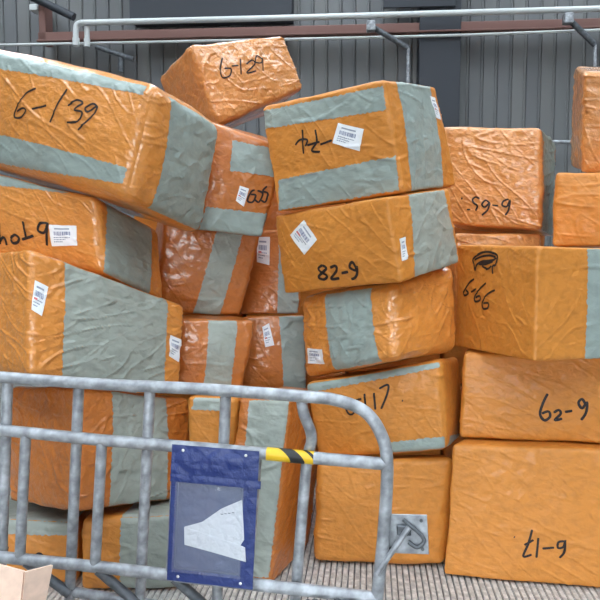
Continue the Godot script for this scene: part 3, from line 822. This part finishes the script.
	{"corners": [0.310, 0.663, -4.200, 0.940, 0.663, -4.200, 0.940, 0.004, -4.200, 0.310, 0.004, -4.200, 0.310, 0.663, -4.700, 0.940, 0.663, -4.700, 0.940, 0.004, -4.700, 0.310, 0.004, -4.700],
		"label": "plain orange back-row parcel behind the creased parcel under the one reading 117", "round": 0.03, "bulge": 0.012, "puff": 0, "lumps": 0.006, "folds": 0.006, "slant": 0, "tone": 1, "warm": 0, "pen": 0.01, "seed": 34},
	{"corners": [0.310, 1.329, -4.240, 0.940, 1.329, -4.240, 0.940, 0.671, -4.240, 0.310, 0.671, -4.240, 0.310, 1.329, -4.740, 0.940, 1.329, -4.740, 0.940, 0.671, -4.740, 0.310, 0.671, -4.740],
		"label": "plain orange back-row parcel behind the bulging parcel with one grey band", "round": 0.03, "bulge": 0.012, "puff": 0, "lumps": 0.006, "folds": 0.006, "slant": 0, "tone": 3, "warm": 0, "pen": 0.01, "seed": 35},
	{"corners": [0.310, 1.996, -4.220, 0.940, 1.996, -4.220, 0.940, 1.337, -4.220, 0.310, 1.337, -4.220, 0.310, 1.996, -4.720, 0.940, 1.996, -4.720, 0.940, 1.337, -4.720, 0.310, 1.337, -4.720],
		"label": "plain orange back-row parcel behind the parcel with upside-down 6-65", "round": 0.03, "bulge": 0.012, "puff": 0, "lumps": 0.006, "folds": 0.006, "slant": 0, "tone": 1, "warm": 0, "pen": 0.01, "seed": 36},
	{"corners": [0.960, 0.596, -4.200, 1.610, 0.596, -4.200, 1.610, 0.004, -4.200, 0.960, 0.004, -4.200, 0.960, 0.596, -4.700, 1.610, 0.596, -4.700, 1.610, 0.004, -4.700, 0.960, 0.004, -4.700],
		"label": "plain orange back-row parcel behind the parcel with upside-down 6-17", "round": 0.03, "bulge": 0.012, "puff": 0, "lumps": 0.006, "folds": 0.006, "slant": 0, "tone": 3, "warm": 0, "pen": 0.01, "seed": 37},
	{"corners": [0.960, 1.196, -4.240, 1.610, 1.196, -4.240, 1.610, 0.604, -4.240, 0.960, 0.604, -4.240, 0.960, 1.196, -4.740, 1.610, 1.196, -4.740, 1.610, 0.604, -4.740, 0.960, 0.604, -4.740],
		"label": "plain orange back-row parcel behind the parcel with upside-down 6-29", "round": 0.03, "bulge": 0.012, "puff": 0, "lumps": 0.006, "folds": 0.006, "slant": 0, "tone": 1, "warm": 0, "pen": 0.01, "seed": 38},
	{"corners": [0.960, 1.796, -4.220, 1.610, 1.796, -4.220, 1.610, 1.204, -4.220, 0.960, 1.204, -4.220, 0.960, 1.796, -4.720, 1.610, 1.796, -4.720, 1.610, 1.204, -4.720, 0.960, 1.204, -4.720],
		"label": "plain orange back-row parcel behind the boxy 6-66 parcel", "round": 0.03, "bulge": 0.012, "puff": 0, "lumps": 0.006, "folds": 0.006, "slant": 0, "tone": 3, "warm": 0, "pen": 0.01, "seed": 39},
]

func build_parcels() -> void:
	for b: Dictionary in parcels:
		make_parcel(b)

# ------------------------------------------------------------------ barrier
func build_barrier() -> void:
	var at := Vector3(-0.397, -0.060, -2.205)
	at.y = 0.0
	var o := thing("pipe_barrier", "galvanised steel pipe barrier with a rounded end and black-yellow tape", "barrier", at)
	var m := func(pts: Array) -> Array:
		return pts.map(func(p): return Vector3(p.x, maxf(p.y, 0.006), p.z) - at)
	var r := 0.0217
	put("top_rail", tube_mesh(m.call(smooth([Vector3(-1.372, 1.044, -2.424), Vector3(-1.128, 1.024, -2.390), Vector3(-0.736, 1.008, -2.336), Vector3(-0.360, 1.002, -2.282), Vector3(0.000, 0.988, -2.228), Vector3(0.122, 0.979, -2.209), Vector3(0.222, 0.944, -2.191), Vector3(0.279, 0.868, -2.176), Vector3(0.300, 0.765, -2.164), Vector3(0.289, 0.538, -2.148), Vector3(0.266, 0.303, -2.134), Vector3(0.242, 0.032, -2.117)], 8)), r, 18), "galvanised", o)
	put("middle_rail", tube_mesh(m.call([Vector3(-1.372, 0.839, -2.408), Vector3(-1.128, 0.825, -2.375), Vector3(-0.736, 0.803, -2.320), Vector3(-0.360, 0.790, -2.266), Vector3(0.300, 0.765, -2.164)]), r, 16), "galvanised", o)
	put("bottom_rail", tube_mesh(m.call([Vector3(-1.372, 0.356, -2.370), Vector3(-1.128, 0.349, -2.338), Vector3(-0.736, 0.337, -2.284), Vector3(-0.305, 0.321, -2.221), Vector3(0.269, 0.303, -2.133)]), r, 16), "galvanised", o)
	put("foot_rail", tube_mesh(m.call([Vector3(-0.902, 0.216, -2.345), Vector3(-0.634, 0.194, -2.307), Vector3(0.254, 0.126, -2.173)]), r * 0.9, 14), "galvanised", o)
	for p in [[Vector3(-1.106, 1.024, -2.406), Vector3(-1.141, 0.347, -2.382), Vector3(-1.158, -0.086, -2.350)], [Vector3(-0.824, 1.006, -2.367), Vector3(-0.868, 0.213, -2.335), Vector3(-0.880, -0.074, -2.315)], [Vector3(-0.550, 0.995, -2.328), Vector3(-0.595, 0.203, -2.297), Vector3(-0.606, -0.065, -2.278)], [Vector3(-0.267, 0.989, -2.288), Vector3(-0.303, 0.225, -2.258), Vector3(-0.314, -0.052, -2.238)]]:
		put("post", tube_mesh(m.call(p), r * 0.92, 14), "galvanised", o)
	put("bent_post", tube_mesh(m.call(smooth([Vector3(0.004, 0.979, -2.237), Vector3(0.014, 0.921, -2.241), Vector3(0.036, 0.862, -2.243), Vector3(0.041, 0.821, -2.249), Vector3(0.029, 0.769, -2.252), Vector3(0.018, 0.679, -2.246), Vector3(-0.014, 0.284, -2.221), Vector3(-0.032, -0.011, -2.200)], 5)), r * 0.92, 14), "galvanised", o)
	for p in [[Vector3(-1.025, 0.821, -2.361), Vector3(-1.049, 0.350, -2.327)], [Vector3(-0.728, 0.803, -2.319), Vector3(-0.755, 0.340, -2.287)], [Vector3(-0.441, 0.794, -2.278), Vector3(-0.467, 0.327, -2.245)], [Vector3(-0.153, 0.782, -2.235), Vector3(-0.189, 0.315, -2.204)]]:
		put("infill_bar", tube_mesh(m.call(p), r * 0.9, 14), "galvanised", o)
	for p in [[Vector3(-1.025, 0.337, -2.323), Vector3(-0.863, 0.214, -2.320)], [Vector3(-0.744, 0.326, -2.284), Vector3(-0.560, 0.166, -2.275)], [Vector3(-0.456, 0.317, -2.243), Vector3(-0.268, 0.149, -2.232)]]:
		put("brace", tube_mesh(m.call(p), r * 0.85, 12), "dull_steel", o)
	# black and yellow tape wound round the middle rail
	var a := Vector3(-0.117, 0.781, -2.229) - at
	var b := Vector3(0.049, 0.774, -2.204) - at
	var d := (b - a).normalized()
	var up := (Vector3.UP - d * d.y).normalized()
	var out := d.cross(up)
	var L := a.distance_to(b)
	var rr := r + 0.0022
	put("hazard_tape", tube_mesh([a, b], r + 0.0015, 24), "hazard_yellow", o)
	for s in 2:
		var st := begin(false)
		var from := L * (0.34 if s == 0 else 0.86)
		for k in 48:
			var ring := []
			for kk in [k, k + 1]:
				var ang: float = TAU * kk / 48.0
				var x := from + L * 0.36 * sin(ang - 0.6) * 0.5
				for e: float in [x, x + L * (0.30 if s == 0 else 0.1)]:
					ring.append(a + d * clampf(e, 0.0, L) + (up * cos(ang) + out * sin(ang)) * rr)
			quad(st, ring[0], ring[2], ring[3], ring[1])
		put("black_stripe", done(st), "hazard_black", o)
	# latch plate with its lever
	var pl := begin()
	var c0 := Vector3(0.290, 0.581, -2.182) - at
	var c1 := Vector3(0.439, 0.587, -2.159) - at
	var c3 := Vector3(0.297, 0.445, -2.171) - at
	var px := (c1 - c0).normalized()
	var py := (c0 - c3).normalized()
	var pz := px.cross(py).normalized()
	var xf := Transform3D(Basis(px, py, pz), c0)
	var pw := c0.distance_to(c1)
	var ph := c0.distance_to(c3)
	add_box(pl, Vector3(0, -ph, -0.006), Vector3(pw, 0, 0), 0.002, xf)
	var latch := put("latch_plate", done(pl), "galvanised", o)
	for q: Vector2 in [Vector2(0.14, 0.14), Vector2(0.86, 0.14), Vector2(0.14, 0.86), Vector2(0.86, 0.86)]:
		put("bolt", tube_mesh([xf * Vector3(pw * q.x, -ph * q.y, -0.002), xf * Vector3(pw * q.x, -ph * q.y, 0.006)], 0.006, 8), "dull_steel", latch)
	put("keeper", box_mesh(Vector3(pw * 0.3, -ph * 0.5, 0), Vector3(pw * 0.62, -ph * 0.24, 0.02), 0.004, xf), "dull_steel", latch)
	put("hook", tube_mesh(smooth([xf * Vector3(pw * 0.45, -ph * 0.1, 0.012), xf * Vector3(pw * 0.8, -ph * 0.42, 0.016), xf * Vector3(pw * 0.9, -ph * 0.62, 0.016), xf * Vector3(pw * 0.74, -ph * 0.78, 0.016), xf * Vector3(pw * 0.55, -ph * 0.66, 0.014)]), 0.007, 10), "dull_steel", latch)
	put("lever", tube_mesh([Vector3(0.263, 0.395, -2.121) - at, Vector3(0.373, 0.554, -2.136) - at], 0.010, 10), "galvanised", o)
	# chain along the foot of the barrier
	var ch := thing("steel_chain", "short steel chain lying along the barrier's bottom rail", "chain", Vector3(0.102, 0.299, -2.103))
	for k in 7:
		var t := TorusMesh.new()
		t.inner_radius = 0.010
		t.outer_radius = 0.017
		t.rings = 16
		t.ring_segments = 8
		var link := put("link", t, "dull_steel", ch)
		link.position = Vector3(-0.075 + k * 0.025, 0.004 * sin(k * 1.9), 0.0)
		link.rotation = Vector3(PI / 2 if k % 2 == 0 else 0.35, 0, -0.08)

# ------------------------------------------------------------------ pouch
func build_pouch() -> void:
	var tl := Vector3(-0.444, 0.811, -2.245)
	var tr := Vector3(-0.136, 0.800, -2.199)
	var bl := Vector3(-0.473, 0.329, -2.212)
	var px := (tr - tl).normalized()
	var py := (tl - bl).normalized()
	py = (py - px * px.dot(py)).normalized()
	var pz := px.cross(py)
	var W := tl.distance_to(tr)
	var H := tl.distance_to(bl)
	var o := thing("document_pouch", "blue vinyl document pouch with clear window riveted to the barrier", "pouch", bl)
	o.basis = Basis(px, py, pz)
	put("back_panel", soft_slab(Rect2(0.004, 0.004, W - 0.008, H - 0.008), 0.0, 0.004, 0.0015, 2), "pouch_hazed", o)
	put("border", soft_slab(Rect2(0, 0, W, H * 0.085), 0.003, 0.004, 0.001, 3), "pouch_blue", o)
	put("border", soft_slab(Rect2(0, H * 0.08, W * 0.07, H * 0.68), 0.003, 0.004, 0.001, 4), "pouch_blue", o)
	put("border", soft_slab(Rect2(W * 0.845, H * 0.08, W * 0.155, H * 0.68), 0.003, 0.004, 0.001, 5), "pouch_blue", o)
	put("flap", soft_slab(Rect2(-0.002, H * 0.765, W + 0.004, H * 0.235), 0.006, 0.005, 0.004, 6), "pouch_blue", o)
	put("strap", soft_slab(Rect2(0, H * 0.735, W * 1.045, H * 0.055), 0.014, 0.004, 0.002, 7), "pouch_blue", o)
	put("seam_welt", tube_mesh([Vector3(W * 0.085, H * 0.72, 0.008), Vector3(W * 0.085, H * 0.1, 0.008), Vector3(W * 0.83, H * 0.1, 0.008), Vector3(W * 0.83, H * 0.72, 0.008)], 0.0016, 6), "pouch_hazed", o)
	put("clear_window", soft_slab(Rect2(W * 0.06, H * 0.075, W * 0.80, H * 0.68), 0.0160, 0.0008, 0.0018, 8), "clear_film", o)
	for q: Vector2 in [Vector2(0.13, 0.965), Vector2(0.86, 0.965), Vector2(0.13, 0.035), Vector2(0.86, 0.035)]:
		var s := SphereMesh.new()
		s.radius = 0.0055
		s.height = 0.006
		s.radial_segments = 12
		s.rings = 6
		var rv := put("rivet", s, "rivet", o)
		rv.position = Vector3(W * q.x, H * q.y, 0.0135 if q.y > 0.5 else 0.008)
		rv.rotation.x = PI / 2
	# folded sheet behind the window
	var sc := 3.53
	var sheet_pts := [Vector2(128, 338), Vector2(190, 322), Vector2(258, 276), Vector2(330, 246), Vector2(335, 384), Vector2(322, 403), Vector2(228, 372)]
	var fold_pts := [Vector2(128, 338), Vector2(228, 372), Vector2(322, 403), Vector2(338, 410), Vector2(340, 460), Vector2(230, 428), Vector2(128, 400)]
	var pp := thing("paper_sheet", "crumpled folded white paper inside the blue pouch", "paper", bl)
	pp.basis = o.basis
	var conv := func(v: Vector2) -> Vector2:
		var u := (v.x / sc + 150.0 - 167.5 - (579.0 - (v.y / sc + 430.0)) * 0.06) / 85.0
		var w := (579.0 + u * 9.0 - (v.y / sc + 430.0)) / 135.0
		return Vector2(u * W, w * H)
	put("folded_half", poly_slab(sheet_pts.map(conv), 0.0100, 0.0012), "paper", pp)
	put("folded_edge", poly_slab(fold_pts.map(conv), 0.0115, 0.0012), "paper", pp)
	var pr := begin()
	for k in 4:
		var v: Vector2 = conv.call(Vector2(255 + k * 13, 296 - k * 1.5))
		add_box(pr, Vector3(v.x, v.y, 0.0111), Vector3(v.x + 0.009, v.y + 0.003, 0.0116))
	put("print", done(pr), "paper_print", pp)

func soft_slab(rc: Rect2, z: float, thick: float, wave: float, sd: int) -> ArrayMesh:
	var pos := PackedVector3Array()
	var nrm := PackedVector3Array()
	var uv := PackedVector2Array()
	var idx := PackedInt32Array()
	var nu := maxi(4, int(rc.size.x / 0.008))
	var nv := maxi(4, int(rc.size.y / 0.008))
	var f := func(i: int, j: int) -> Vector3:
		var x := rc.position.x + rc.size.x * clampf(float(i - 1) / nu, 0, 1)
		var y := rc.position.y + rc.size.y * clampf(float(j - 1) / nv, 0, 1)
		var rim := i == 0 or j == 0 or i == nu + 2 or j == nv + 2
		var e := sin(PI * clampf(float(i - 1) / nu, 0, 1)) * sin(PI * clampf(float(j - 1) / nv, 0, 1))
		return Vector3(x, y, z if rim else z + thick + wave * (e + lump_noise.get_noise_3d(x * 4, y * 7, sd * 3.0)))
	for j in nv + 3:
		for i in nu + 3:
			pos.append(f.call(i, j))
			var ii := clampi(i, 1, nu + 1)
			var jj := clampi(j, 1, nv + 1)
			var dx: Vector3 = f.call(mini(ii + 1, nu + 1), jj) - f.call(maxi(ii - 1, 1), jj)
			var dy: Vector3 = f.call(ii, mini(jj + 1, nv + 1)) - f.call(ii, maxi(jj - 1, 1))
			nrm.append(dx.cross(dy).normalized())
			uv.append(Vector2(i, j) * 0.01)
	var W := nu + 3
	for j in nv + 2:
		for i in nu + 2:
			var k := j * W + i
			idx.append_array([k, k + W, k + W + 1, k, k + W + 1, k + 1])
	return grid_mesh(pos, nrm, uv, idx)

func poly_slab(pts: Array, z: float, thick: float) -> ArrayMesh:
	var poly := PackedVector2Array(pts)
	if Geometry2D.is_polygon_clockwise(poly):
		poly.reverse()
	var t := Geometry2D.triangulate_polygon(poly)
	var st := begin()
	for k in t.size() / 3:
		var a := poly[t[k * 3]]
		var b := poly[t[k * 3 + 1]]
		var c := poly[t[k * 3 + 2]]
		if (b - a).cross(c - a) > 0:
			var s := b
			b = c
			c = s
		tri(st, Vector3(a.x, a.y, z + thick), Vector3(b.x, b.y, z + thick), Vector3(c.x, c.y, z + thick))
		tri(st, Vector3(a.x, a.y, z), Vector3(c.x, c.y, z), Vector3(b.x, b.y, z))
	for k in poly.size():
		var a := poly[k]
		var b := poly[(k + 1) % poly.size()]
		quad(st, Vector3(a.x, a.y, z), Vector3(b.x, b.y, z), Vector3(b.x, b.y, z + thick), Vector3(a.x, a.y, z + thick))
	return done(st)

# ------------------------------------------------------------------ carton in the foreground
func build_carton() -> void:
	var corner := Vector3(-0.686, 0.702, -1.543)
	var o := thing("cardboard_carton", "open pale cardboard carton with raised flaps in front of the barrier", "carton", Vector3(corner.x - 0.22, -0.03, corner.z + 0.02))
	o.rotation.y = 0.25
	var top := corner.y - 0.05
	put("body", box_mesh(Vector3(-0.26, 0, -0.16), Vector3(0.22, top - 0.06, 0.2), 0.004), "cardboard", o)
	var inv := o.transform.affine_inverse()
	for q in [[Vector3(-0.895, 0.761, -1.547), Vector3(-0.686, 0.704, -1.543), Vector3(-0.688, 0.551, -1.501), Vector3(-0.879, 0.551, -1.501)], [Vector3(-0.686, 0.702, -1.543), Vector3(-0.640, 0.690, -1.602), Vector3(-0.662, 0.521, -1.549), Vector3(-0.688, 0.551, -1.501)]]:
		var st := begin()
		var v := []
		for p: Vector3 in q:
			v.append(inv * p)
		var n: Vector3 = (v[1] - v[0]).cross(v[3] - v[0]).normalized() * 0.005
		quad(st, v[0] - n, v[1] - n, v[2] - n, v[3] - n)
		quad(st, v[3] + n, v[2] + n, v[1] + n, v[0] + n)
		for k in 4:
			var k2 := (k + 1) % 4
			quad(st, v[k] + n, v[k2] + n, v[k2] - n, v[k] - n)
		put("flap", done(st), "cardboard", o)
